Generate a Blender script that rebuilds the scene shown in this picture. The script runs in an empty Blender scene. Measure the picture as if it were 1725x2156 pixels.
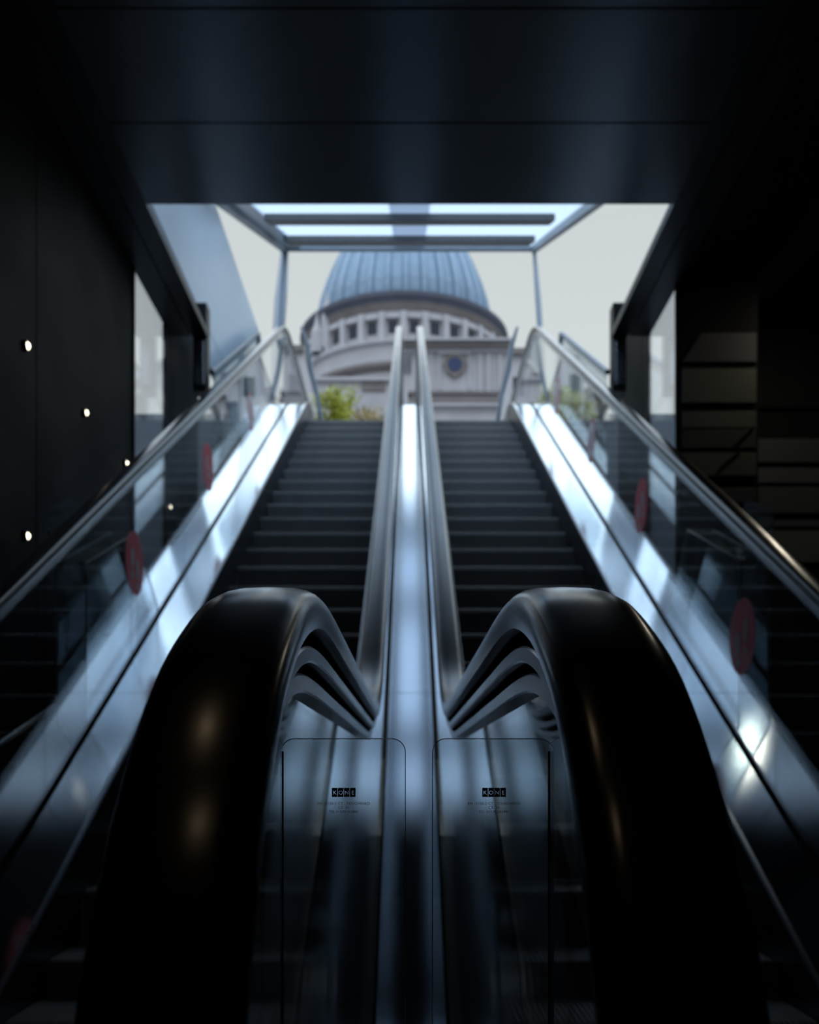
import bpy, bmesh, math, random
from mathutils import Vector, Matrix
random.seed(7)
sc = bpy.context.scene
COL = sc.collection
H0 = 0.86            # eye level above the lower floor; helper z values are relative to the eye
K = math.tan(math.radians(30))

# ------------------------------------------------------------------ camera
cd = bpy.data.cameras.new('camera'); cam = bpy.data.objects.new('camera', cd); COL.objects.link(cam)
cam.location = (-0.0065, 0, H0); cam.rotation_euler = (math.radians(90), 0, 0)
cd.sensor_fit = 'AUTO'; cd.sensor_width = 36; cd.sensor_height = 36
cd.lens = 2060/2156*36; cd.shift_y = 544/2156; cd.shift_x = 0.0005
cd.clip_start = 0.02; cd.clip_end = 1000
cd.dof.use_dof = True; cd.dof.focus_distance = 0.93; cd.dof.aperture_fstop = 7.0
sc.camera = cam

# ------------------------------------------------------------------ world, exposure
w = bpy.data.worlds.new('overcast_sky'); sc.world = w; w.use_nodes = True
nt = w.node_tree; nt.nodes.clear()
tc = nt.nodes.new('ShaderNodeTexCoord'); sx = nt.nodes.new('ShaderNodeSeparateXYZ')
cr = nt.nodes.new('ShaderNodeValToRGB'); bg = nt.nodes.new('ShaderNodeBackground'); wo = nt.nodes.new('ShaderNodeOutputWorld')
nt.links.new(tc.outputs['Generated'], sx.inputs[0]); nt.links.new(sx.outputs['Z'], cr.inputs[0])
nt.links.new(cr.outputs[0], bg.inputs[0]); nt.links.new(bg.outputs[0], wo.inputs[0])
e = cr.color_ramp.elements
e[0].position = 0.0; e[0].color = (.30, .33, .35, 1)
e[1].position = 1.0; e[1].color = (1.7, 2.1, 2.6, 1)
for p, c in ((.12, (.50, .56, .59, 1)), (.33, (.66, .715, .72, 1)), (.49, (.60, .655, .66, 1)), (.57, (1.5, 1.65, 1.75, 1)), (.70, (2.1, 2.5, 2.85, 1))):
    n_ = e.new(p); n_.color = c
bg.inputs[1].default_value = 1.0
SKY = bg
vs = sc.view_settings
vs.view_transform = 'Standard'; vs.look = 'None'; vs.exposure = 0.0; vs.gamma = 1.0; vs.use_curve_mapping = False

# ------------------------------------------------------------------ materials
def mat(name, col, rough=.5, metal=0, spec=.5, noise=None, bump=None, emit=None, aniso=0, coat=0, wave=None):
    m = bpy.data.materials.new(name); m.use_nodes = True
    n = m.node_tree; b = n.nodes['Principled BSDF']
    b.inputs['Base Color'].default_value = (*col, 1)
    b.inputs['Roughness'].default_value = rough; b.inputs['Metallic'].default_value = metal
    b.inputs['Specular IOR Level'].default_value = spec
    if aniso: b.inputs['Anisotropic'].default_value = aniso
    if coat: b.inputs['Coat Weight'].default_value = coat; b.inputs['Coat Roughness'].default_value = .08
    if emit: b.inputs['Emission Color'].default_value = (*emit[0], 1); b.inputs['Emission Strength'].default_value = emit[1]
    t = n.nodes.new('ShaderNodeTexCoord')
    if noise:
        scale, amt = noise[0], noise[1]
        mp = n.nodes.new('ShaderNodeMapping'); mp.inputs['Scale'].default_value = scale
        nz = n.nodes.new('ShaderNodeTexNoise'); nz.inputs['Scale'].default_value = 1; nz.inputs['Detail'].default_value = 5
        mx = n.nodes.new('ShaderNodeMix'); mx.data_type = 'RGBA'
        mx.inputs['A'].default_value = (*[c*(1-amt) for c in col], 1); mx.inputs['B'].default_value = (*[min(1, c*(1+amt)) for c in col], 1)
        n.links.new(t.outputs['Object'], mp.inputs[0]); n.links.new(mp.outputs[0], nz.inputs['Vector'])
        n.links.new(nz.outputs[0], mx.inputs['Factor']); n.links.new(mx.outputs['Result'], b.inputs['Base Color'])
        mr = n.nodes.new('ShaderNodeMapRange'); mr.inputs['To Min'].default_value = rough*.85; mr.inputs['To Max'].default_value = min(1, rough*1.2)
        n.links.new(nz.outputs[0], mr.inputs[0]); n.links.new(mr.outputs[0], b.inputs['Roughness'])
    if bump:
        mp2 = n.nodes.new('ShaderNodeMapping'); mp2.inputs['Scale'].default_value = bump[0]
        n2 = n.nodes.new('ShaderNodeTexNoise'); n2.inputs['Scale'].default_value = 1
        bp = n.nodes.new('ShaderNodeBump'); bp.inputs['Strength'].default_value = bump[1]; bp.inputs['Distance'].default_value = bump[2]
        n.links.new(t.outputs['Object'], mp2.inputs[0]); n.links.new(mp2.outputs[0], n2.inputs['Vector'])
        n.links.new(n2.outputs[0], bp.inputs['Height']); n.links.new(bp.outputs[0], b.inputs['Normal'])
    return m

def glossy(name, col, rough, amt):
    m = bpy.data.materials.new(name); m.use_nodes = True; n = m.node_tree; n.nodes.clear()
    o = n.nodes.new('ShaderNodeOutputMaterial'); g = n.nodes.new('ShaderNodeBsdfAnisotropic'); g.distribution = 'BECKMANN'
    g.inputs['Roughness'].default_value = rough
    t = n.nodes.new('ShaderNodeTexCoord'); mp = n.nodes.new('ShaderNodeMapping'); mp.inputs['Scale'].default_value = (9, .7, .7)
    nz = n.nodes.new('ShaderNodeTexNoise'); nz.inputs['Scale'].default_value = 1; nz.inputs['Detail'].default_value = 4
    mx = n.nodes.new('ShaderNodeMix'); mx.data_type = 'RGBA'
    mx.inputs['A'].default_value = (*[c*(1-amt) for c in col], 1); mx.inputs['B'].default_value = (*[min(1, c*(1+amt)) for c in col], 1)
    n.links.new(t.outputs['Object'], mp.inputs[0]); n.links.new(mp.outputs[0], nz.inputs['Vector']); n.links.new(nz.outputs[0], mx.inputs['Factor'])
    n.links.new(mx.outputs['Result'], g.inputs['Color']); n.links.new(g.outputs[0], o.inputs[0]); return m

def glassmat(name, tint, rough=0.0, ior=1.5, refl=1.0, haze=0, transl=0, tcol=(.80, .86, .92)):
    m = bpy.data.materials.new(name); m.use_nodes = True; n = m.node_tree; n.nodes.clear()
    o = n.nodes.new('ShaderNodeOutputMaterial'); mx = n.nodes.new('ShaderNodeMixShader')
    tr = n.nodes.new('ShaderNodeBsdfTransparent'); gl = n.nodes.new('ShaderNodeBsdfGlossy'); fr = n.nodes.new('ShaderNodeFresnel')
    tr.inputs[0].default_value = (*tint, 1); gl.inputs['Roughness'].default_value = rough; gl.inputs[0].default_value = (refl, refl, refl, 1)
    ge = n.nodes.new('ShaderNodeNewGeometry'); mi = n.nodes.new('ShaderNodeMapRange')
    mi.inputs['To Min'].default_value = ior; mi.inputs['To Max'].default_value = 1/ior   # same reflectance from both faces of the pane
    n.links.new(ge.outputs['Backfacing'], mi.inputs[0]); n.links.new(mi.outputs[0], fr.inputs[0])
    n.links.new(fr.outputs[0], mx.inputs[0]); n.links.new(tr.outputs[0], mx.inputs[1]); n.links.new(gl.outputs[0], mx.inputs[2])
    out = mx.outputs[0]
    for w_, nd in ((haze, 'ShaderNodeBsdfDiffuse'), (transl, 'ShaderNodeBsdfTranslucent')):
        if w_:
            df = n.nodes.new(nd); df.inputs[0].default_value = (*tcol, 1); m2 = n.nodes.new('ShaderNodeMixShader'); m2.inputs[0].default_value = w_
            n.links.new(out, m2.inputs[1]); n.links.new(df.outputs[0], m2.inputs[2]); out = m2.outputs[0]
    n.links.new(out, o.inputs[0]); return m

M = {}
M['deck'] = glossy('brushed_steel_deck', (.72, .78, .84), .155, .05)
M['guide'] = mat('guide_steel', (.46, .47, .49), .24, 1, noise=((5, 5, 5), .06))
M['steel'] = mat('satin_steel', (.42, .46, .52), .28, 1, noise=((5, 5, 5), .08))
M['skirt'] = mat('skirt_steel', (.10, .11, .13), .35, 1, noise=((5, 5, 5), .1))
M['gasket'] = mat('black_gasket', (.004, .004, .005), .9, 0, .08)
M['rubber'] = mat('black_handrail_rubber', (.004, .004, .006), .21, 0, .6, noise=((3, 3, 3), .2))
M['glass'] = glassmat('balustrade_glass', (.93, .96, .97), 0, 1.48)
M['fritglass'] = glassmat('fritted_canopy_glass', (.80, .86, .92), .05, 1.12, transl=.6, tcol=(.45, .50, .58))
M['acryl'] = glassmat('clear_guard', (.86, .90, .92), .02, 1.5, haze=.035)
M['roofglass'] = glassmat('canopy_glass', (.90, .95, 1.0), .02, 1.12, transl=.68)
M['edge'] = mat('pale_acrylic_edge', (.42, .46, .48), .35, noise=((5, 5, 5), .1))
M['step'] = mat('dark_step_metal', (.17, .175, .18), .5, .1, noise=((8, 8, 8), .2))
M['ceil'] = mat('dark_polished_ceiling', (.11, .113, .12), .32, 1, noise=((2, 2, 2), .12), bump=((2.5, 1.2, 1), .12, .01))
M['soffit'] = mat('dark_soffit_trim', (.018, .019, .021), .4, .3, noise=((3, 3, 3), .1))
M['black'] = mat('black_wall_panel', (.006, .006, .0065), .6, 0, .1, noise=((2, 2, 2), .3))
M['brown'] = mat('dark_brown_panel', (.011, .009, .006), .6, 0, .1, noise=((2, 2, 2), .3))
M['mirror'] = mat('polished_steel', (.62, .68, .74), .05, 1, noise=((2, 2, 2), .05), bump=((1.5, 1.5, .8), .15, .02))
M['conc'] = mat('grey_concrete', (.13, .15, .18), .7, noise=((1, 1, 1), .2))
M['floor'] = mat('grey_stone_floor', (.17, .175, .175), .35, 0, noise=((3, 3, 3), .25))
M['fascia'] = mat('pale_grey_metal_fascia', (.70, .82, .95), .38, .15, noise=((1, 1, 1), .08))
M['frame'] = mat('canopy_frame_grey', (.20, .24, .29), .4, .4, noise=((3, 3, 3), .1))
M['beam'] = mat('dark_grey_beam', (.075, .078, .085), .5, .2, noise=((3, 3, 3), .12))
M['margin'] = mat('pale_blue_canopy_margin', (.34, .46, .60), .3, .3, noise=((2, 2, 2), .15))
M['red'] = mat('red_sticker', (.66, .06, .10), .5, noise=((9, 9, 9), .1))
M['white'] = mat('sky_glare_sticker', (.75, .75, .78), .5, noise=((9, 9, 9), .05))  # white stands in for sky reflected over the upper stickers
M['grime'] = mat('faded_footprint_white', (.42, .40, .42), .5, noise=((9, 9, 9), .1))
M['ink'] = mat('dark_print', (.012, .016, .022), .6)
M['olive'] = mat('olive_grey_cladding', (.10, .105, .085), .5, 0, .3, noise=((3, 3, 3), .2))
M['mauve'] = mat('mauve_grey_cladding', (.075, .07, .075), .5, 0, .3, noise=((3, 3, 3), .2))
M['green'] = mat('green_grey_cladding', (.05, .058, .048), .5, 0, .3, noise=((3, 3, 3), .2))
M['lead'] = mat('blue_grey_lead', (.20, .29, .40), .45, .3, noise=((.5, .5, .15), .3))
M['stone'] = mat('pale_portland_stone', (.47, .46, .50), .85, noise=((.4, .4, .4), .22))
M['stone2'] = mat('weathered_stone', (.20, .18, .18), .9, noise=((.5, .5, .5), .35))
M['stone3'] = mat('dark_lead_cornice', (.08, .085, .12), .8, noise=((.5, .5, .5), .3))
M['window'] = mat('dark_window_glass', (.015, .022, .045), .2, 0, .5)
M['leaf'] = mat('yellow_green_leaves', (.34, .36, .03), .6, noise=((1.2, 1.2, 1.2), .45))
M['leaf2'] = mat('brown_autumn_leaves', (.33, .25, .10), .7, noise=((1.2, 1.2, 1.2), .4))
M['bark'] = mat('brown_bark', (.06, .045, .035), .9, noise=((3, 3, 3), .3))
M['pave'] = mat('grey_paving', (.18, .18, .18), .8, noise=((1, 1, 1), .15))
M['lamp'] = mat('warm_lamp_lens', (1, .9, .75), .3, emit=((1, .88, .66), 6))
M['lamp2'] = mat('dim_warm_lamp_lens', (1, .8, .6), .3, emit=((1, .78, .5), 1.5))
M['yellow'] = mat('worn_comb_metal', (.22, .26, .2), .5, .3, noise=((20, 5, 5), .2))
gm = bpy.data.materials.new('clear_safety_glass'); gm.use_nodes = True
gb = gm.node_tree.nodes['Principled BSDF']; gb.inputs['Transmission Weight'].default_value = 1; gb.inputs['Roughness'].default_value = 0
gb.inputs['IOR'].default_value = 1.5; gb.inputs['Base Color'].default_value = (.90, .95, .96, 1)
M['safety'] = gm

# ------------------------------------------------------------------ helpers
class MB:
    def __init__(s): s.v = []; s.f = []
    def add(s, vs_, fs):
        o = len(s.v); s.v += [tuple(v) for v in vs_]; s.f += [tuple(i+o for i in f) for f in fs]
    def box(s, x0, x1, y0, y1, z0, z1):
        s.add([(x, y, z) for x in (x0, x1) for y in (y0, y1) for z in (z0, z1)],
              [(0, 1, 3, 2), (4, 6, 7, 5), (0, 4, 5, 1), (2, 3, 7, 6), (0, 2, 6, 4), (1, 5, 7, 3)])
    def prism_x(s, pts, x0, x1):       # polygon in (y,z) extruded along x
        n = len(pts)
        s.add([(x0, y, z) for y, z in pts]+[(x1, y, z) for y, z in pts],
              [tuple(range(n))[::-1], tuple(range(n, 2*n))]+[(i, (i+1) % n, n+(i+1) % n, n+i) for i in range(n)])
    def prism_y(s, pts, y0, y1):       # polygon in (x,z) extruded along y
        n = len(pts)
        s.add([(x, y0, z) for x, z in pts]+[(x, y1, z) for x, z in pts],
              [tuple(range(n)), tuple(range(n, 2*n))[::-1]]+[((i+1) % n, i, n+i, n+(i+1) % n) for i in range(n)])
    def prism_z(s, pts, z0, z1):
        n = len(pts)
        s.add([(x, y, z0) for x, y in pts]+[(x, y, z1) for x, y in pts],
              [tuple(range(n))[::-1], tuple(range(n, 2*n))]+[(i, (i+1) % n, n+(i+1) % n, n+i) for i in range(n)])
    def sweep(s, path, prof, x0=0, closed=True):   # path (y,z), profile (x, normal offset)
        rings = []
        for i, (y, z) in enumerate(path):
            a = path[max(0, i-1)]; b = path[min(len(path)-1, i+1)]
            t = Vector((b[0]-a[0], b[1]-a[1])).normalized(); nn = (-t[1], t[0])
            rings.append([(x0+px, y+nn[0]*pn, z+nn[1]*pn) for px, pn in prof])
        n = len(prof); vs_ = [p for r in rings for p in r]; fs = []
        m = n if closed else n-1
        for i in range(len(rings)-1):
            for j in range(m):
                k = (j+1) % n
                fs.append((i*n+j, i*n+k, (i+1)*n+k, (i+1)*n+j))
        if closed:
            fs.append(tuple(range(n))[::-1]); L = (len(rings)-1)*n; fs.append(tuple(range(L, L+n)))
        s.add(vs_, fs)
    def lathe(s, prof, cx, cy, n=64, a0=0, a1=2*math.pi):
        full = abs(a1-a0-2*math.pi) < 1e-6; m = n if full else n+1
        vs_ = [(cx+r*math.cos(a0+(a1-a0)*i/n), cy+r*math.sin(a0+(a1-a0)*i/n), z) for i in range(m) for r, z in prof]
        p = len(prof); fs = []
        for i in range(n):
            j = (i+1) % m
            for k in range(p-1): fs.append((i*p+k, j*p+k, j*p+k+1, i*p+k+1))
        s.add(vs_, fs)
    def tube(s, pts, r, n=8):
        pts = [Vector(p) for p in pts]; rs = r if isinstance(r, (list, tuple)) else [r]*len(pts)
        vs_ = []; fs = []
        for i, p in enumerate(pts):
            t = (pts[min(i+1, len(pts)-1)]-pts[max(0, i-1)]).normalized()
            u = t.orthogonal().normalized() if i == 0 else (u-t*u.dot(t)).normalized()
            v = t.cross(u)
            for k in range(n):
                a = 2*math.pi*k/n; vs_.append(p+(u*math.cos(a)+v*math.sin(a))*rs[i])
        for i in range(len(pts)-1):
            for k in range(n): fs.append((i*n+k, i*n+(k+1) % n, (i+1)*n+(k+1) % n, (i+1)*n+k))
        fs.append(tuple(range(n))[::-1]); L = (len(pts)-1)*n; fs.append(tuple(range(L, L+n)))
        s.add(vs_, fs)
    def build(s, name, m, parent=None, smooth=False, bevel=0, z=H0):
        me = bpy.data.meshes.new(name)
        me.from_pydata([(v[0], v[1], v[2]+z) for v in s.v], [], s.f); me.update()
        bm = bmesh.new(); bm.from_mesh(me); bmesh.ops.recalc_face_normals(bm, faces=bm.faces); bm.to_mesh(me); bm.free()
        if smooth:
            me.polygons.foreach_set('use_smooth', [True]*len(me.polygons)); me.set_sharp_from_angle(angle=math.radians(40))
        me.materials.append(M[m] if isinstance(m, str) else m)
        o = bpy.data.objects.new(name, me); COL.objects.link(o)
        if bevel:
            bv = o.modifiers.new('bevel', 'BEVEL'); bv.width = bevel; bv.segments = 2; bv.limit_method = 'ANGLE'
        if parent:
            o.parent = parent; o.matrix_parent_inverse = Matrix.Translation(-parent.location) if not parent.parent else Matrix.Identity(4)
        return o
def tag(o, label=None, cat=None, group=None, kind=None):
    if label: o['label'] = label
    if cat: o['category'] = cat
    if group: o['group'] = group
    if kind: o['kind'] = kind
    return o
def empty(name, loc, label, cat, group=None):
    o = bpy.data.objects.new(name, None); COL.objects.link(o); o.location = (loc[0], loc[1], loc[2]+H0)
    o.empty_display_size = .1
    return tag(o, label, cat, group)
def struct(name, mb, m, label=None, **kw):
    o = mb.build(name, m, **kw); o['kind'] = 'structure'
    if label: o['label'] = label
    return o

def prof(d, zf, C, zt, L=.35, Lt=.35):
    b0 = (zf+C)/K; b1 = (zt+C)/K
    if d < b0-L: return zf
    if d < b0+L: return zf+K*(d-b0+L)**2/(4*L)
    if d < b1-Lt: return K*d-C
    if d < b1+Lt: return zt-K*(b1+Lt-d)**2/(4*Lt)
    return zt
CH, CD, CS = 1.49, 2.60, 2.80
zh = lambda d: prof(d, .18, CH, 5.72, .34, .5)
zd = lambda d: prof(d, -.858, CD, 5.0, .12, .5)
zs = lambda d: prof(d, -.87, CS, 4.82, .55, .6)
def frange(a, b, s):
    n = max(1, round((b-a)/s)); return [a+(b-a)*i/n for i in range(n+1)]
def catmull(P, n=6):
    out = []
    for i in range(len(P)-1):
        p0 = P[max(0, i-1)]; p1 = P[i]; p2 = P[i+1]; p3 = P[min(len(P)-1, i+2)]
        for k in range(n):
            t = k/n
            out.append(tuple(.5*((2*p1[j])+(-p0[j]+p2[j])*t+(2*p0[j]-5*p1[j]+4*p2[j]-p3[j])*t*t+(-p0[j]+3*p1[j]-3*p2[j]+p3[j])*t**3) for j in (0, 1)))
    out.append(P[-1]); return out
XI, XO = .13, 1.60          # glass planes from the axis
NEWEL = [(.98, -.68), (.86, -.66), (.74, -.61), (.62, -.53), (.53, -.43), (.467, -.32), (.445, -.22), (.468, -.122), (.53, -.022), (.62, .064), (.7215, .119), (.80, .147), (.90, .168), (1.0, .177), (1.12, .18)]
newel = catmull(NEWEL)
D_END = 15.9
mid = [(d, zh(d)) for d in frange(1.12, 15.4, .07)][1:]
topend = [(15.4+.42*math.sin(a), 5.72-.42+.42*math.cos(a)) for a in [math.pi*i/16 for i in range(1, 17)]]
HPATH = newel+mid+topend
def offset_path(path, o):
    out = []
    for i, (y, z) in enumerate(path):
        a = path[max(0, i-1)]; b = path[min(len(path)-1, i+1)]
        t = Vector((b[0]-a[0], b[1]-a[1])).normalized(); out.append((y-t[1]*o, z+t[0]*o))
    return out

# ------------------------------------------------------------------ setting: hall
HC = 3.65
b = MB(); b.box(-7, 7, -5, 13.2, -1.06, -.875); struct('floor', b, 'floor')
# ceiling: panels with joints
DE = HC/.5786
b = MB(); ys = [DE-1.0*0-.0, DE-.80, DE-1.63, DE-2.5, DE-3.4, DE-4.3, DE-5.2, DE-6.1, DE-7.0, DE-8, DE-9, DE-10, -5.0]
for y1, y0 in zip(ys[:-1], ys[1:]):
    b.box(-1.70, 1.70, y0+.014, y1, HC, HC+.03)
b.box(-1.72, 1.72, -5, DE, HC+.03, HC+.38)
struct('ceiling', b, 'ceil', 'dark polished soffit panels over the escalators')
for nm, s in (('trim_1', -1), ('trim_2', 1)):
    b = MB(); xs = sorted((s*1.70, s*1.83)); b.box(xs[0], xs[1], -5, 8.25, HC-.004, HC+.06)
    xs = sorted((s*1.85, s*2.02)); b.box(xs[0], xs[1], -5, 8.25, HC+.01, HC+.07)
    xs = sorted((s*1.80, s*1.88)); b.box(xs[0], xs[1], -5, 8.25, HC+.03, HC+.06)
    struct(nm, b, 'soffit')
for nm, s in (('trim_3', -1), ('trim_4', 1)):
    b = MB(); xs = sorted((s*2.02, s*7)); b.box(xs[0], xs[1], -5, 7.04 if s < 0 else 7.28, HC+.03, HC+.4); struct(nm, b, 'black')
# facade of the building above the opening
b = MB(); b.box(-7, 7, DE-1.5, DE-.6, HC+.38, HC+5); struct('wall_front', b, 'black')
# left wall, in line with the polished column
b = MB(); b.box(-2.14, -2.0, 5.24, 7.03, -.875, HC+.01); b.box(-2.025, -2.0, 8.02, 9.25, -.875, HC+.4); b.box(-7, -2.14, 6.94, 7.04, -.875, HC+.4); struct('wall_left', b, 'black')
b = MB(); b.box(-2.14, -2.0, -5, 5.225, -.875, HC+.01); struct('trim_5', b, 'brown')
b = MB(); b.box(2.0, 2.14, -5, 4.2, -.875, HC+.01); b.box(2.0, 2.025, 8.22, 9.4, -.875, HC+.4); b.box(4.6, 7, 7.9, 8.1, -.875, HC+.4); struct('wall_right', b, 'brown')
b = MB(); b.box(-7, 7, -5.1, -4.95, -.875, HC+.4); struct('wall_back', b, 'black')
b = MB(); b.box(-30, -2.6, 13.15, 13.35, -.875, 4.78); b.box(2.6, 30, 13.15, 13.35, -.875, 4.78); struct('wall_far', b, 'conc')
b = MB(); b.box(6.9, 7.0, -5, 13.2, -.875, 4.78); b.box(-7, -6.9, -5, 13.2, -.875, 4.78); struct('wall_side', b, 'conc')
b = MB(); b.box(-300, 300, 14.7, 400, 4.6, 4.81); b.box(-300, -2.2, 13.2, 14.7, 4.6, 4.81); b.box(2.2, 300, 13.2, 14.7, 4.6, 4.81)
struct('ground', b, 'pave', 'paved street level at the head of the escalators')

# ------------------------------------------------------------------ the escalators
def rounded_belt():
    pts = []
    w_, t = .0425, .034
    for a in range(0, 181, 15):       # broad rounded top
        x = w_*math.copysign(abs(math.cos(math.radians(a)))**.55, math.cos(math.radians(a)))
        y = -.020+.020*abs(math.sin(math.radians(a)))**.9
        pts.append((x, y))
    pts += [(-w_*.99, -.028), (-w_*.93, -.037), (-w_*.72, -.041), (-.021, -.040), (-.021, -.032), (.021, -.032), (.021, -.040), (w_*.72, -.041), (w_*.93, -.037), (w_*.99, -.028)]
    return pts
BELT = rounded_belt()
def rect(w_, n0, n1, c=.002): return [(-w_, n0-c), (-w_+c, n0), (w_-c, n0), (w_, n0-c), (w_, n1+c), (w_-c, n1), (-w_+c, n1), (-w_, n1+c)]
def belt_mesh(x): m = MB(); m.sweep(HPATH, BELT, x); return m
def guide_mesh(x): m = MB(); m.sweep(HPATH[2:-1], rect(.030, -.053, -.069), x); m.sweep(HPATH[2:-1], rect(.019, -.079, -.098), x); return m
def seal_mesh(x): m = MB(); m.sweep(HPATH[2:-1], rect(.019, -.0335, -.054, .0005), x); m.sweep(HPATH[2:-1], rect(.013, -.068, -.080, .0005), x); return m
def glass_panes(x, parent):
    gp = offset_path(HPATH, -.080)
    k = next(i for i, p in enumerate(gp) if i > len(newel) and p[0] >= 1.62)
    lo = [(d, zd(d)-.02) for d in frange(1.0, gp[k][0], .1)][::-1]
    m = MB(); m.prism_x([p for p in gp[3:k+1]]+lo, x-.005, x+.005); m.build('glass_pane', 'glass', parent)
    cuts = [gp[k][0]]+[1.62+1.33*i for i in range(1, 11)]
    for a, c in zip(cuts[:-1], cuts[1:]):
        n = frange(a+.003, c-.003, .08)
        m = MB()
        top = [(d, zh(d)-(.080*math.hypot(1, 0) if zh(d) < .19 else .09)) for d in n]
        m.prism_x(top+[(d, zd(d)-.02) for d in n[::-1]], x-.005, x+.005); m.build('glass_pane', 'glass', parent)
def deck_strip(x0, x1, cuts, parent, name, m='deck', dz=0, thick=.02, gap=.0022):
    for a, c in zip(cuts[:-1], cuts[1:]):
        n = frange(a+gap, c-gap, .08)
        q = MB(); q.prism_x([(d, zd(d)+dz) for d in n]+[(d, zd(d)+dz-thick) for d in n[::-1]], x0, x1)
        q.build(name, m, parent, smooth=True)
stepm = MB()
nr = 52; W0, W1 = .308, 1.342
pr = [(.0, -.235), (.0, -.03), (.006, -.012), (.016, -.003)]
# riser + tread with lengthwise ridges
for i in range(nr):
    xa = W0+(W1-W0)*i/nr; xb = xa+(W1-W0)/nr; xm = xa+(xb-xa)*.55
    stepm.prism_x([(0.004, -.232), (0.0, -.03), (.006, -.006), (.018, 0), (.398, 0), (.398, -.012), (.02, -.012), (.012, -.232)], xa, xm)
stepm.prism_x([(0.008, -.232), (0.008, -.03), (.02, -.010), (.399, -.010), (.399, -.03), (.03, -.04), (.03, -.232)], W0, W1)
def escalator(s, label):
    root = empty('escalator', (s*.82, 1.0, -.86), label, 'escalator')
    for x, where in ((XI, 'inner'), (XO, 'outer')):
        belt_mesh(s*x).build('handrail', 'rubber', root, smooth=True)
        guide_mesh(s*x).build('handrail_guide', 'guide', root, smooth=True)
        seal_mesh(s*x).build('guide_seal', 'gasket', root, smooth=True)
        glass_panes(s*x, root)
    cuts = [1.0, 2.98, 5.22, 7.5, 9.8, 12.1, 14.9]
    def xx(a, c): return tuple(sorted((s*a, s*c)))
    a, c = xx(XI+.018, .298); deck_strip(a, c, cuts, root, 'inner_deck', 'skirt', -.02)
    a, c = xx(1.372, XO-.018); deck_strip(a, c, cuts, root, 'outer_deck')
    a, c = xx(XO+.018, 1.84); deck_strip(a, c, cuts, root, 'outer_deck')
    # rubber strips holding the glass
    for x in (XI, XO):
        n = frange(.9, 15, .08)
        q = MB()
        for e_ in (-1, 1):
            a, c = sorted((s*x+e_*.006, s*x+e_*.0175)); q.prism_x([(d, zd(d)+.004) for d in n]+[(d, zd(d)-.03) for d in n[::-1]], a, c)
        q.build('glazing_gasket', 'gasket', root)
    # skirt panels beside the steps with a raised edge bead
    for x0, x1 in ((.298, .304), (1.346, 1.372)):
        n = frange(.95, 15, .08); a, c = xx(x0, x1)
        q = MB(); q.prism_x([(d, zd(d)+(.006 if x0 > 1 else -.015)) for d in n]+[(d, min(zs(d)-.3, zd(d)-.3)) for d in n[::-1]], a, c); q.build('skirt_panel', 'skirt', root, smooth=True)
    n = frange(.95, 15, .08); a, c = xx(1.352, 1.368); q = MB(); q.prism_x([(d, zd(d)+.016) for d in n]+[(d, zd(d)+.006) for d in n[::-1]], a, c); q.build('edge_bead', 'steel', root, smooth=True)
    # outer side of the truss
    n = frange(.95, 15, .2); a, c = xx(1.80, 1.84); q = MB(); q.prism_x([(d, zd(d)-.02) for d in n]+[(d, min(-.87, 9)if d < 3.5 else zd(d)-1.2) for d in n[::-1]], a, c); q.build('truss_cladding', 'soffit', root)
    # steps
    sm = None
    for i in range(6, 36):
        d = .4*i
        if sm is None:
            st = stepm.build('step', 'step', root, z=0) if s > 0 else None
            if st is None:
                q = MB(); q.v = [(-v[0], v[1], v[2]) for v in stepm.v]; q.f = stepm.f; st = q.build('step', 'step', root, z=0)
            sm = st
        else:
            st = sm.copy(); COL.objects.link(st)
        st.location = (0, d, H0+zs(d)+.0)
    q = MB(); a, c = xx(.31, 1.34); q.box(a, c, 1.95, 2.39, -.875, -.858)
    for i in range(40):
        xa = a+(c-a)*(i+.2)/40; q.box(xa, xa+(c-a)/80, 2.39, 2.44, -.872, -.862)
    q.build('comb_plate', 'yellow', root)
    q = MB(); q.box(a, c, 14.38, 14.75, 4.6, 4.825); q.build('comb_plate', 'yellow', root)
    return root
EL = escalator(-1, 'left escalator of the pair, black handrails, empty dark steps rising to the street')
ER = escalator(1, 'right escalator of the pair, black handrails, empty dark steps rising to the street')

cdk = empty('deck_cover', (0, 1.0, -.78), 'brushed steel cover strip running up between the two inner glass balustrades', 'deck cover')
deck_strip(-XI+.0182, XI-.0182, [1.0, 2.98, 5.22, 7.5, 9.8, 12.1, 14.9], cdk, 'cover_panel')
q = MB(); q.prism_x([(1.02, -.80), (.99, -.80), (.97, -.875), (1.02, -.875)], -.1, .1); q.build('front_plate', 'steel', cdk)

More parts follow.
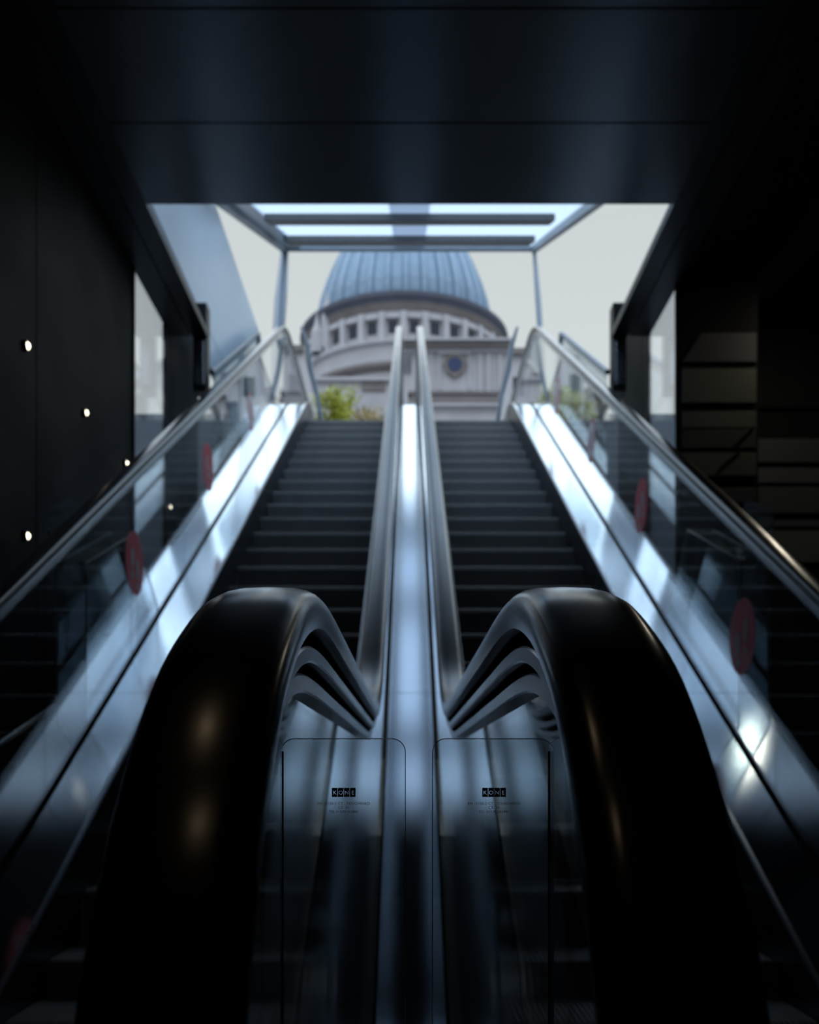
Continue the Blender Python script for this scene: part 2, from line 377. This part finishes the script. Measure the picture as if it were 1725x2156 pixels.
# ------------------------------------------------------------------ glass safety panels between the newels
PD = .915
def rrect(x0, x1, z0, z1, r, n=8):
    pts = [(x0, z0), (x1, z0)]
    for cx, a0 in ((x1-r, 0), (x0+r, 90)):
        for i in range(n+1):
            a = math.radians(a0+90*i/n); pts.append((cx+r*math.cos(a), z1-r+r*math.sin(a)))
    return pts
def text_mesh(body, size, name, holes=False):
    c = bpy.data.curves.new(name, 'FONT'); c.body = body; c.size = size; c.align_x = 'CENTER'; c.resolution_u = 3
    c.space_character = 1.08
    o = bpy.data.objects.new(name, c); COL.objects.link(o); bpy.context.view_layer.update()
    dg = bpy.context.evaluated_depsgraph_get(); me = bpy.data.meshes.new_from_object(o.evaluated_get(dg))
    bpy.data.objects.remove(o); me.materials.clear(); me.materials.append(M['ink']); return me
def logo_tile(ch, name):
    c = bpy.data.curves.new(name, 'FONT'); c.body = ch; c.size = .0052; c.align_x = 'CENTER'; c.resolution_u = 4
    o = bpy.data.objects.new(name, c); COL.objects.link(o); bpy.context.view_layer.update()
    dg = bpy.context.evaluated_depsgraph_get(); cv = o.to_curve(dg).copy(); bpy.data.objects.remove(o)
    cv.dimensions = '2D'; cv.fill_mode = 'BOTH'
    sp = cv.splines.new('POLY'); sp.points.add(3); sp.use_cyclic_u = True
    for p, co in zip(sp.points, ((-.0026, -.0022), (.0026, -.0022), (.0026, .0062), (-.0026, .0062))): p.co = (*co, 0, 1)
    o = bpy.data.objects.new(name, cv); COL.objects.link(o); bpy.context.view_layer.update()
    dg = bpy.context.evaluated_depsgraph_get(); me = bpy.data.meshes.new_from_object(o.evaluated_get(dg))
    bpy.data.objects.remove(o); me.materials.clear(); me.materials.append(M['ink']); return me
def safety_panel(x0, x1, inner, label, xoff):
    root = empty('safety_panel', ((x0+x1)/2, PD, -.78), label, 'glass panel', 'clear glass panels closing the gap between the newels')
    m = MB(); m.prism_y(rrect(x0, x1, -.76, .030, .013), PD-.003, PD+.003); m.build('pane', 'safety', root, bevel=.0008)
    xe = x0 if abs(x0) > abs(x1) else x1; xg = math.copysign(XI-.005, xe)
    a, c = sorted((xe, xg)); m = MB(); m.box(a, c, PD-.004, PD+.012, -.76, .018); m.build('edge_gasket', 'gasket', root)
    m = MB(); m.box(min(x0, x1)+.01, max(x0, x1)-.01, PD-.012, PD+.012, -.785, -.75); m.build('foot_clamp', 'steel', root)
    xc = xoff; zc = -.0225
    def place(me, name, x, z):
        o = bpy.data.objects.new(name, me); COL.objects.link(o); o.rotation_euler = (math.pi/2, 0, 0)
        o.location = (x-root.location.x, -.0036, z+H0-root.location.z); o.parent = root; return o
    for i, ch in enumerate('KONE'):
        place(logo_tile(ch, 'maker_tile'), 'maker_tile', xc+(i-1.5)*.0056, zc)
    for k, (t, sz) in enumerate((('EN 12150-2 CT   TOUGHENED', .0034), ('CE  10', .0035), ('TEL 01535 662841', .0034))):
        place(text_mesh(t, sz, 'glass_marking'), 'glass_marking', xc, zc-.0095-.0038*k)
    return root
safety_panel(-.1265, -.0095, 1, 'clear rounded glass panel on the left between the newels, fully legible dark stamp', -.0673)
safety_panel(.0150, .1285, -1, 'clear rounded glass panel on the right between the newels, stamp partly over a dark seam', .0728)

# ------------------------------------------------------------------ stickers on the outer glass
def shoe(cx, cz, flip):
    pts = []
    for i in range(20):
        a = 2*math.pi*i/20; pts.append((cx+.030*math.cos(a)*(1+.15*math.sin(a)), cz+.062*math.sin(a)))
    heel = [(cx+.022*math.cos(2*math.pi*i/14), cz-.094+.022*math.sin(2*math.pi*i/14)) for i in range(14)]
    return pts, heel
def sticker(s, d, z, label, white=False):
    x = s*(XO-.007); root = empty('round_sticker', (x, d, z), label, 'sticker', 'round stickers on the outer glass of the escalators')
    def disc(r, xa, xb): m = MB(); m.prism_x([(d+r*math.cos(2*math.pi*i/40), z+r*math.sin(2*math.pi*i/40)) for i in range(40)], xa, xb); return m
    e0 = s*(XO-.0055); e1 = s*(XO-.007); e2 = s*(XO-.0085)
    disc(.183, *sorted((e0, e1))).build('backing', 'red', root)
    if white: disc(.160, *sorted((e1, e2))).build('glare_face', 'white', root)  # sky glare on the glass, painted as a white disc
    for dy, dz in ((-.052, .02), (.052, -.03)):
        m = MB()
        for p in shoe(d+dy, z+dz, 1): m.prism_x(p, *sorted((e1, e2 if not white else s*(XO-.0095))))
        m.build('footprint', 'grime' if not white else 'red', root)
mz = lambda d: K*d-2.07
sticker(-1, 3.58, mz(3.58), 'red round footprint sticker cut by the left edge of the photo')
sticker(-1, 5.66, mz(5.66), 'large red round footprint sticker on the left glass below the handrail')
sticker(-1, 7.74, mz(7.74), 'smaller red round footprint sticker further up the left glass')
sticker(-1, 9.82, mz(9.82), 'round sticker near the top of the left glass, sky glare painted white on it', True)
sticker(1, 4.70, mz(4.70), 'large dim red footprint sticker behind the clear guard on the right glass')
sticker(1, 6.75, mz(6.75), 'red round footprint sticker halfway up the right glass')
sticker(1, 8.60, mz(8.60), 'round sticker with red rim on the right glass, sky glare painted white on it', True)
sticker(1, 10.6, mz(10.6), 'small round sticker highest on the right glass, sky glare painted white on it', True)

# ------------------------------------------------------------------ clear anti-climb guard boxes outside the balustrades
def guard(s, d0, d1, label):
    root = empty('climb_guard', (s*1.73, d0, zd(d0)), label, 'guard')
    xa, xb = 1.64, 1.79
    def box(nm, x0, x1, pts, m='acryl'):
        q = MB(); a, c = sorted((s*x0, s*x1)); q.prism_x(pts, a, c); return q.build(nm, m, root, bevel=.001)
    zt0 = 1.05; zt1 = 1.42
    box('front_pane', xa, xb, [(d0, zd(d0)-.02), (d0+.008, zd(d0)-.02), (d0+.008, zt0), (d0, zt0)])
    box('side_pane', xb-.006, xb, [(d0+.008, zd(d0)), (d0+.008, zt0), (d0+.9, zt1), (d1+.15, zd(d1+.15)), ])
    box('side_pane', xa, xa+.006, [(d0+.008, zd(d0)), (d0+.008, zt0), (d0+.9, zt1), (d1+.15, zd(d1+.15)), ])
    box('top_pane', xa, xb, [(d0, zt0), (d0+.9, zt1), (d0+.9, zt1+.007), (d0, zt0+.007)])
    for x in (xa, xb):
        q = MB(); q.tube([(s*x, d0, zd(d0)), (s*x, d0, zt0), (s*x, d0+.9, zt1), (s*x, d1+.15, zd(d1+.15))], .006, 6); q.build('edge_trim', 'edge', root)
    q = MB(); a, c = sorted((s*1.80, s*1.808)); q.prism_x([(4.86, 1.17), (4.86, 1.30), (5.25, 1.46), (5.38, 1.30)], a, c); q.build('upper_plate', 'acryl', root)
    q = MB(); q.tube([(s*1.804, 4.88, 1.2), (s*1.74, 4.95, 1.02)], .006, 6); q.build('bracket', 'steel', root)
    return root
guard(-1, 4.95, 6.2, 'tall clear plastic anti-climb guard standing outside the left escalator glass')
guard(1, 4.88, 6.1, 'tall clear plastic anti-climb guard standing outside the right escalator glass')

# ------------------------------------------------------------------ side rail at far left, low
q = MB(); q.tube([(-2.0+.06, 4.60, .12), (-2.0+.06, 5.35, .36), (-2.0, 5.40, .38)], .014, 10)
tag(q.build('wall_rail', 'steel', smooth=True), 'short sloping steel rail on the dark wall at lower left', 'rail')

# ------------------------------------------------------------------ wall lamps on the left
def spot(d, z, label, m='lamp', r=.017):
    root = empty('wall_spotlight', (-2.0, d, z), label, 'spotlight', 'small round spotlights in the black left wall')
    q = MB(); n = 20
    def ring(r_, x): return [(x, d+r_*math.cos(2*math.pi*i/n), z+r_*math.sin(2*math.pi*i/n)) for i in range(n)]
    q.v = ring(r*1.5, -2.0)+ring(r*1.5, -1.985)+ring(r*1.02, -1.980)+ring(r*1.02, -1.995)
    q.f = [(a*n+i, a*n+(i+1) % n, (a+1)*n+(i+1) % n, (a+1)*n+i) for a in range(3) for i in range(n)]
    q.build('bezel', 'soffit', root)
    q = MB(); q.v = [(-1.972, d, z)]+ring(r*.6, -1.975)+ring(r, -1.984)+ring(r, -1.995)
    q.f = [(0, 1+i, 1+(i+1) % n) for i in range(n)]+[(1+a*n+i, 1+a*n+(i+1) % n, 1+(a+1)*n+(i+1) % n, 1+(a+1)*n+i) for a in range(2) for i in range(n)]
    q.build('lens', m, root)
spot(5.07, 2.20, 'lit wall spotlight highest on the black left wall, beside the photo edge', r=.02)
spot(5.99, 2.19, 'lit wall spotlight alone on the black wall left of the polished column')
spot(6.85, 2.15, 'lit wall spotlight close to the left edge of the polished column')
spot(8.10, 2.18, 'lit wall spotlight seen through the left glass beside the polished column')
spot(9.00, 2.15, 'dim wall spotlight seen low through the left glass near the steel deck', 'lamp2')
spot(5.07, 1.215, 'lit wall spotlight low on the left wall above the handrail', 'lamp', r=.018)

# ------------------------------------------------------------------ polished columns
def side_window(nm, s, d0, d1):
    root = bpy.data.objects.new(nm, None); COL.objects.link(root); root.location = (s*2.0, d0, -.875+H0); root['kind'] = 'structure'
    a, c = sorted((s*1.995, s*2.007)); q = MB(); q.box(a, c, d0+.02, d1-.02, -.86, HC-.01); q.build('pane', 'winglass', root)
    a, c = sorted((s*1.985, s*2.02)); q = MB(); q.box(a, c, d0, d0+.02, -.87, HC); q.box(a, c, d1-.02, d1, -.87, HC); q.build('window_frame', 'soffit', root)
M['winglass'] = glassmat('side_window_glass', (.97, .98, 1.0), .01, 1.45)
side_window('window_1', -1, 7.05, 8.01); side_window('window_2', 1, 7.31, 8.21)
rc = empty('banded_pier', (2.3, 7.3, -.875), 'pier at right faced with olive and mauve horizontal bands', 'pier')
q = MB(); q.box(2.02, 2.6, 7.30, 7.40, -.87, HC+.4); q.build('core', 'black', rc)
def bands(root, x0, x1, d, rows, nm='front_band'):
    for y0, y1, m, sl in rows:
        z1 = (1622-y0)/2060*d; z0 = (1622-y1)/2060*d
        q = MB(); q.prism_y([(x0, z0), (x1, z0), (x1, z1), (x0+sl, z1)], d-.02, d); q.build(nm, m, root, bevel=.003)
bands(rc, 2.03, 2.58, 7.30, [(703, 764, 'mauve', .14), (778, 850, 'olive', 0), (868, 902, 'olive', 0), (906, 945, 'green', 0), (955, 1003, 'olive', 0), (1030, 1060, 'mauve', 0), (1075, 1085, 'green', 0)])
for z0, z1, x0 in ((902, 945, 2.40), (950, 990, 2.30)):
    q = MB(); q.tube([(x0, 7.27, (1622-z1)/2060*7.3), (x0+.16, 7.27, (1622-z0)/2060*7.3)], .008, 6); q.build('brace', 'black', rc)
shop = empty('banded_wall_cladding', (3.4, 8.0, -.875), 'dim horizontally banded cladding behind the column at far right', 'cladding')
q = MB(); q.box(2.72, 4.6, 8.02, 8.1, -.87, HC+.4); q.box(2.6, 4.6, 7.31, 8.0, HC+.05, HC+.4); q.build('backing', 'black', shop)
bands(shop, 2.83, 4.5, 8.0, [(800, 860, 'black', 0), (925, 975, 'green', 0), (986, 1018, 'mauve', 0), (1026, 1082, 'green', 0), (1096, 1110, 'mauve', 0), (1118, 1185, 'olive', 0)], 'band')

# ------------------------------------------------------------------ beam ends hanging at the opening
for s, side in ((-1, 'left'), (1, 'right')):
    a, c = sorted((s*1.715, s*1.83)); root = empty('beam_end_post', (s*1.77, 8.3, 3.17), 'dark steel box hanging from the %s soffit edge at the opening' % side, 'post')
    q = MB(); q.box(a, c, 8.255, 8.40, 3.20, HC+.30); q.build('box', 'soffit', root, bevel=.008)
    q = MB(); q.box(a+.02, c-.02, 8.235, 8.25, 3.25, HC-.03); q.build('face_plate', 'steel', root, bevel=.004)
    q = MB(); a, c = sorted((s*1.66, s*1.685)); q.prism_x([(8.1, 3.05), (8.95, 3.56), (8.55, 3.05)], a, c)
    tag(q.build('head_guard', 'black', bevel=.003), 'black triangular head guard beside the %s outer handrail' % side, 'guard')
    # framed glass screen following the slope
    root = empty('side_screen', (s*1.76, 8.5, 3.1), 'steel framed sloping glass screen outside the %s handrail at the opening' % side, 'screen')
    zz = lambda d: K*d-1.44
    q = MB(); a, c = sorted((s*1.708, s*1.716)); q.prism_x([(8.5, zz(8.5)-.9), (8.5, zz(8.5)), (11.2, zz(11.2)), (11.75, zz(11.2)-.55)], a, c); q.build('pane', 'acryl', root)
    q = MB(); q.tube([(s*1.712, 8.46, zz(8.46)), (s*1.712, 11.0, zz(11.0)), (s*1.712, 11.5, zz(11.0)-.5)], .024, 8); q.build('top_rail', 'frame', root, smooth=True)

# ------------------------------------------------------------------ fascia on the left
q = MB(); q.box(-1.89, -1.845, DE-.3, 12.2, 4.05, 5.38); q.box(-1.89, -1.845, DE-.3, 12.2, 3.74, 4.038)
tag(q.build('fascia_panel', 'fascia', bevel=.004), 'long pale blue-grey metal fascia at left side of the opening', 'panel')

# ------------------------------------------------------------------ glass canopy
can = empty('glass_canopy', (0, 9.8, 4.1), 'glass canopy with dark cross beams over the head of the escalators', 'canopy')
zr = lambda d: 1.28+.437*d
ds, de = DE-.2, 13.7
def slab(x0, x1, d0, d1, t0, t1, nm, m, bevel=0):
    q = MB(); a, c = sorted((x0, x1)); q.prism_x([(d0, zr(d0)+t0), (d1, zr(d1)+t0), (d1, zr(d1)+t1), (d0, zr(d0)+t1)], a, c); return q.build(nm, m, can, bevel=bevel)
for s in (-1, 1):
    slab(s*1.70, s*1.78, ds, de, -.02, .10, 'side_rail', 'frame', .006)
slab(-1.52, -1.70, ds, de, .04, .06, 'margin_panel', 'margin')
slab(-.195, .195, ds, de, .06, .075, 'centre_pane', 'fritglass')
for s in (-1, 1):
    slab(s*.2, s*(1.52 if s < 0 else 1.70), ds, de, .06, .075, 'roof_pane', 'roofglass')
for d, hw, dd in ((7.3, 1.52, .35), (10.0, 1.49, .4), (12.05, 1.55, .6)):
    slab(-hw, hw, d, d+dd, -.035, .045, 'cross_beam', 'beam', .01)
q = MB(); q.box(-1.70, 1.70, 13.62, 13.7, zr(13.65)+.01, zr(13.65)+.06); q.build('cross_beam', 'frame', can, bevel=.01)
for s, r in ((-1, .07), (1, .035)):
    q = MB(); q.tube([(s*1.75, 13.7, zr(13.7)), (s*1.75, 13.3, 6.4), (s*1.75, 12.97, 5.6), (s*1.75, 12.75, 4.9)], [r*.8, r*1.2, r*1.1, r*.7], 10); q.build('post', 'frame', can, smooth=True)
# slim curved fins at the landing
for s, side in ((-1, 'left'), (1, 'right')):
    q = MB(); d = 13.6
    q.tube([(s*1.50, d, 6.16), (s*1.42, d, 5.9), (s*1.37, d, 5.55), (s*1.28, d, 5.2), (s*1.22, d, 4.82)], [.018, .035, .035, .03, .03], 10)
    tag(q.build('curved_post', 'frame', smooth=True), 'slim curved dark post at the %s side of the landing' % side, 'post')

# ------------------------------------------------------------------ domed building far behind
DX, DY = -.75, 150.
dm = empty('domed_church', (DX, DY, 4.82), 'great domed stone church with ribbed blue-grey lead dome against the sky', 'church')
def ring(prof_, nm, m, n=96, smooth=True): q = MB(); q.lathe(prof_, DX, DY, n); return q.build(nm, m, dm, smooth=smooth)
# ribbed dome
q = MB(); NR = 32; per = 12; prof_d = [(12.9, 65.5), (12.9, 68), (12.75, 69.6), (12.4, 71.2), (11.7, 73.4), (10.8, 75.7), (9.7, 78), (8.45, 80), (7, 81.9), (5.2, 83.5), (3, 84.6), (2.2, 84.8)]
nA = NR*per
vs_ = []
for i in range(nA):
    ph = (i % per)/per; a = 2*math.pi*i/nA
    rib = .42 if ph < .30 else -.30*math.sin(math.pi*(ph-.30)/.70)
    for r, z in prof_d: vs_.append((DX+(r+rib*r/12.9)*math.cos(a), DY+(r+rib*r/12.9)*math.sin(a), z))
P = len(prof_d); q.add(vs_, [(i*P+k, ((i+1) % nA)*P+k, ((i+1) % nA)*P+k+1, i*P+k+1) for i in range(nA) for k in range(P-1)])
q.build('dome', 'lead', dm)
q = MB(); q.lathe([(2.6, 84), (2.6, 86), (3.4, 86.3), (3.4, 87), (2.2, 87), (2.2, 93), (2.6, 93.4), (1.6, 95), (.3, 98), (0, 98.5)], DX, DY, 24); q.build('lantern', 'stone', dm, smooth=True)
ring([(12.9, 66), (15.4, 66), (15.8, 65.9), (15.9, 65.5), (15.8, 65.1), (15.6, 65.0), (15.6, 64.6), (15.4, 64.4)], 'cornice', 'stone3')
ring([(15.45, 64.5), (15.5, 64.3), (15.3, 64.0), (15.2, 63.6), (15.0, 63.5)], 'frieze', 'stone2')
ring([(15.0, 63.6), (15.0, 59.2)], 'drum', 'stone')
ring([(15.3, 59.6), (15.9, 59.4), (15.9, 58.9), (15.4, 58.7), (15.4, 56.5), (16.0, 56.2), (16.2, 55.7), (15.8, 55.4)], 'parapet', 'stone')
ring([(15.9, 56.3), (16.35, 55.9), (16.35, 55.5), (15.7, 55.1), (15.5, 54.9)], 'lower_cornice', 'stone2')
ring([(15.5, 55.2), (15.5, 44), (17, 43.5), (17, 20), (17, 4.8)], 'drum_base', 'stone')
for i in range(32):
    a = -math.pi/2+(i+.5)*2*math.pi/32
    if math.sin(a) > .15: continue
    ca, sa = math.cos(a), math.sin(a)
    def at(r, t, z): return (DX+r*ca-t*sa, DY+r*sa+t*ca, z)
    def bx(r0, r1, t0, t1, z0, z1, nm, m, par=dm):
        g = MB(); g.add([at(r, t, z) for r in (r0, r1) for t in (t0, t1) for z in (z0, z1)], [(0, 1, 3, 2), (4, 6, 7, 5), (0, 4, 5, 1), (2, 3, 7, 6), (0, 2, 6, 4), (1, 5, 7, 3)]); return g.build(nm, m, par)
    wn = bx(15.0, 15.12, -.62, .62, 60.4, 62.1, 'window', 'window')
    g = MB(); pts = [(-.95, 62.3)]+[(-.95*math.cos(t), 62.45+.45*math.sin(t)) for t in [math.pi*k/8 for k in range(9)]]+[(.95, 62.3)]
    g.add([at(15.05, t, z) for t, z in pts]+[at(15.55, t, z) for t, z in pts], [tuple(range(len(pts))), tuple(range(len(pts), 2*len(pts)))[::-1]]+[(k, (k+1) % len(pts), len(pts)+(k+1) % len(pts), len(pts)+k) for k in range(len(pts))])
    g.build('window_hood', 'stone', dm)
    a2 = a+math.pi/32; ca, sa = math.cos(a2), math.sin(a2)
    bx(15.0, 15.6, -.42, .42, 59.4, 63.2, 'pilaster', 'stone')
# wing with round window at right
WD = 108.
def px(x, y, d=WD): return ((x-862.5)/2060*d, (1622-y)/2060*d)
def wbox(x0, x1, y0, y1, dep, nm, m, par=dm, back=6):
    a = px(x0, y0); c = px(x1, y1); g = MB(); g.box(a[0], c[0], WD-dep, WD+back, c[1], a[1]); return g.build(nm, m, par)
wbox(868, 1068, 742, 1010, 0, 'wing_wall', 'stone')
wbox(850, 1076, 727, 737, 1.0, 'wing_cornice', 'stone2'); wbox(850, 1079, 722, 727, 1.4, 'wing_cornice', 'stone')
wbox(850, 1072, 737, 743, .5, 'wing_cornice', 'stone')
wbox(860, 1072, 826, 832, .4, 'string_course', 'stone2'); wbox(860, 1075, 840, 853, .3, 'string_course', 'stone2'); wbox(860, 1075, 853, 858, .6, 'string_course', 'stone')
for x in (1008, 1026, 1050): wbox(x, x+8, 745, 825, .25, 'pilaster', 'stone')
wbox(905, 911, 745, 825, .25, 'pilaster', 'stone')
wbox(924, 992, 742, 748, .4, 'window_surround', 'stone'); wbox(924, 929, 748, 822, .2, 'window_surround', 'stone'); wbox(987, 992, 748, 822, .2, 'window_surround', 'stone')
cx_, cz_ = px(959, 770); rr = 15/2060*WD
g = MB(); g.prism_y([(cx_+(rr*1.55+(.12 if k % 4 == 0 else 0))*math.cos(2*math.pi*k/32), cz_+(rr*1.55+(.30 if k % 8 == 0 else 0))*math.sin(2*math.pi*k/32)) for k in range(32)], WD-.35, WD); sr = g.build('window_surround', 'stone2', dm)
g = MB(); g.prism_y([(cx_+rr*math.cos(2*math.pi*k/32), cz_+rr*math.sin(2*math.pi*k/32)) for k in range(32)], WD-.42, WD-.3); g.build('round_window', mat('blue_window', (.02, .045, .13), .3), dm)
# left low part with an arched dark opening
def wl(x0, x1, y0, y1, d, nm, m, dep=5):
    a = px(x0, y0, d); c = px(x1, y1, d); g = MB(); g.box(a[0], c[0], d, d+dep, c[1], a[1]); return g.build(nm, m, dm)
wl(640, 846, 800, 1000, 118, 'lower_wall', 'stone')
wl(640, 846, 793, 800, 117.5, 'lower_cornice', 'stone')
wl(764, 812, 806, 822, 117.8, 'dark_opening', 'stone2', .3)
# little pinnacles at the left shoulder
for x, y0, y1 in ((690, 610, 690), (669, 655, 700)):
    a = px(x, y0, 140); c = px(x, y1, 140); g = MB(); g.lathe([(.0, a[1]), (.25, a[1]-1.2), (.5, a[1]-2.2), (.9, a[1]-3.2), (.9, c[1]-3)], a[0], 140, 10); g.build('pinnacle', 'stone', dm)

# ------------------------------------------------------------------ neighbouring buildings
def house(x0, x1, ytop, d, label, m='stone', depth=8, roof=.6):
    a = px(x0, ytop, d); c = px(x1, ytop, d)
    root = empty('building', ((a[0]+c[0])/2, d, 4.82), label, 'building', 'buildings around the church')
    g = MB(); g.box(a[0], c[0], d, d+depth, 4.8, a[1]); g.build('walls', m, root)
    g = MB(); g.box(a[0]-.02, c[0]+.02, d-.3, d+depth, a[1]-.01, a[1]+.35); g.build('cornice', 'stone2', root)
    wd = (c[0]-a[0]); n = max(1, int(wd/1.6))
    for r in range(3):
        for i in range(n):
            xc = a[0]+wd*(i+.5)/n; zc = a[1]-1.4-r*2.6
            g = MB(); g.box(xc-.35, xc+.35, d-.05, d+.05, zc-1.2, zc); g.build('window', 'window', root)
    return root
house(1074, 1112, 748, 62, 'tallest pale building right of the church')
house(1114.5, 1142, 800, 62, 'pale building one step lower right of the church')
house(1146, 1178, 838, 62, 'lower pale building further right')
house(1182, 1240, 862, 62, 'lowest grey building at right behind the handrail', 'stone2')
house(600, 640, 742, 62, 'pale building left of the church behind the glass')
house(560, 598, 830, 62, 'low grey building left behind the handrail', 'stone2')

# ------------------------------------------------------------------ trees
def tree(cx, d, cz, rx, rz, nleaf, m, label, size, seed):
    rnd = random.Random(seed)
    root = empty('tree', (cx, d, 4.82), label, 'tree')
    g = MB(); g.tube([(cx, d, 4.8), (cx+.1, d, cz-rz), (cx, d, cz)], [.16, .09, .03], 8)
    for k in range(9):
        a = rnd.uniform(0, 6.28); z0 = cz-rz*rnd.uniform(.1, 1.2)
        g.tube([(cx, d, z0), (cx+.5*rx*math.cos(a), d+.5*rx*math.sin(a), z0+rz*.5), (cx+.85*rx*math.cos(a), d+.85*rx*math.sin(a), z0+rz*.8)], [.05, .03, .012], 5)
    g.build('trunk', 'bark', root, smooth=True)
    g = MB()
    cl = [(rnd.gauss(0, .5)*rx, rnd.gauss(0, .5)*rx, rnd.gauss(0, .45)*rz) for _ in range(26)]
    for _ in range(nleaf):
        c = rnd.choice(cl); p = Vector((cx+c[0]+rnd.gauss(0, .17)*rx, d+c[1]+rnd.gauss(0, .17)*rx, cz+c[2]+rnd.gauss(0, .17)*rz))
        u = Vector((rnd.uniform(-1, 1), rnd.uniform(-1, 1), rnd.uniform(-1, 1))).normalized(); v = u.orthogonal().normalized()*.45
        s_ = size*rnd.uniform(.6, 1.2)
        g.add([p-u*s_, p+v*s_, p+u*s_, p-v*s_], [(0, 1, 2, 3)])
    g.build('foliage', m, root)
tree(-3.0, 40, 14.6, .85, 1.25, 2600, 'leaf', 'yellow-green leafy tree in front of the church drum at left', .10, 1)
tree(-1.75, 42, 14.9, 1.1, 1.0, 1300, 'leaf2', 'sparse brown autumn tree beside the yellow-green one', .10, 2)

# ------------------------------------------------------------------ ceiling downlights behind the viewer
def downlight(x, y, label):
    root = empty('ceiling_downlight', (x, y, HC-.01), label, 'downlight', 'warm downlights in the ceiling')
    q = MB(); q.lathe([(.075, HC-.001), (.075, HC-.012), (.055, HC-.014), (.052, HC-.002)], x, y, 24); q.build('bezel', 'steel', root, smooth=True)
    q = MB(); q.prism_z([(x+.05*math.cos(2*math.pi*i/24), y+.05*math.sin(2*math.pi*i/24)) for i in range(24)], HC-.008, HC-.002); q.build('lens', mat('downlight_lens', (1, .8, .6), .4, emit=((1, .72, .45), 25)), root)
downlight(-.55, -.6, 'warm ceiling downlight above the approach to the left newel')
downlight(-.75, .9, 'warm ceiling downlight over the left newel')

def corridor_light(x, y, label, energy):
    root = empty('ceiling_downlight', (x, y, HC-.01), label, 'downlight')
    q = MB(); q.lathe([(.12, HC+.03), (.12, HC+.015), (.09, HC+.012), (.085, HC+.028)], x, y, 24); q.build('bezel', 'steel', root, smooth=True)
    q = MB(); q.prism_z([(x+.085*math.cos(2*math.pi*i/24), y+.085*math.sin(2*math.pi*i/24)) for i in range(24)], HC+.018, HC+.024); q.build('lens', 'lamp', root)
    l = bpy.data.lights.new('lamp_glow', 'AREA'); l.shape = 'DISK'; l.size = .11; l.energy = energy; l.color = (1, .92, .74)
    o = bpy.data.objects.new('lamp_glow', l); COL.objects.link(o); o.location = (0, 0, .012); o.parent = root
corridor_light(3.06, 6.87, 'warm ceiling downlight in the side passage at right', 3.5)
corridor_light(0.9, -2.6, 'added warm fill downlight over the unseen lower hall, right of two', 22)  # lamp added out of view to raise the ambient light indoors
corridor_light(-1.1, -2.6, 'added warm fill downlight over the unseen lower hall, left of two', 22)  # its added twin, also only for ambient fill
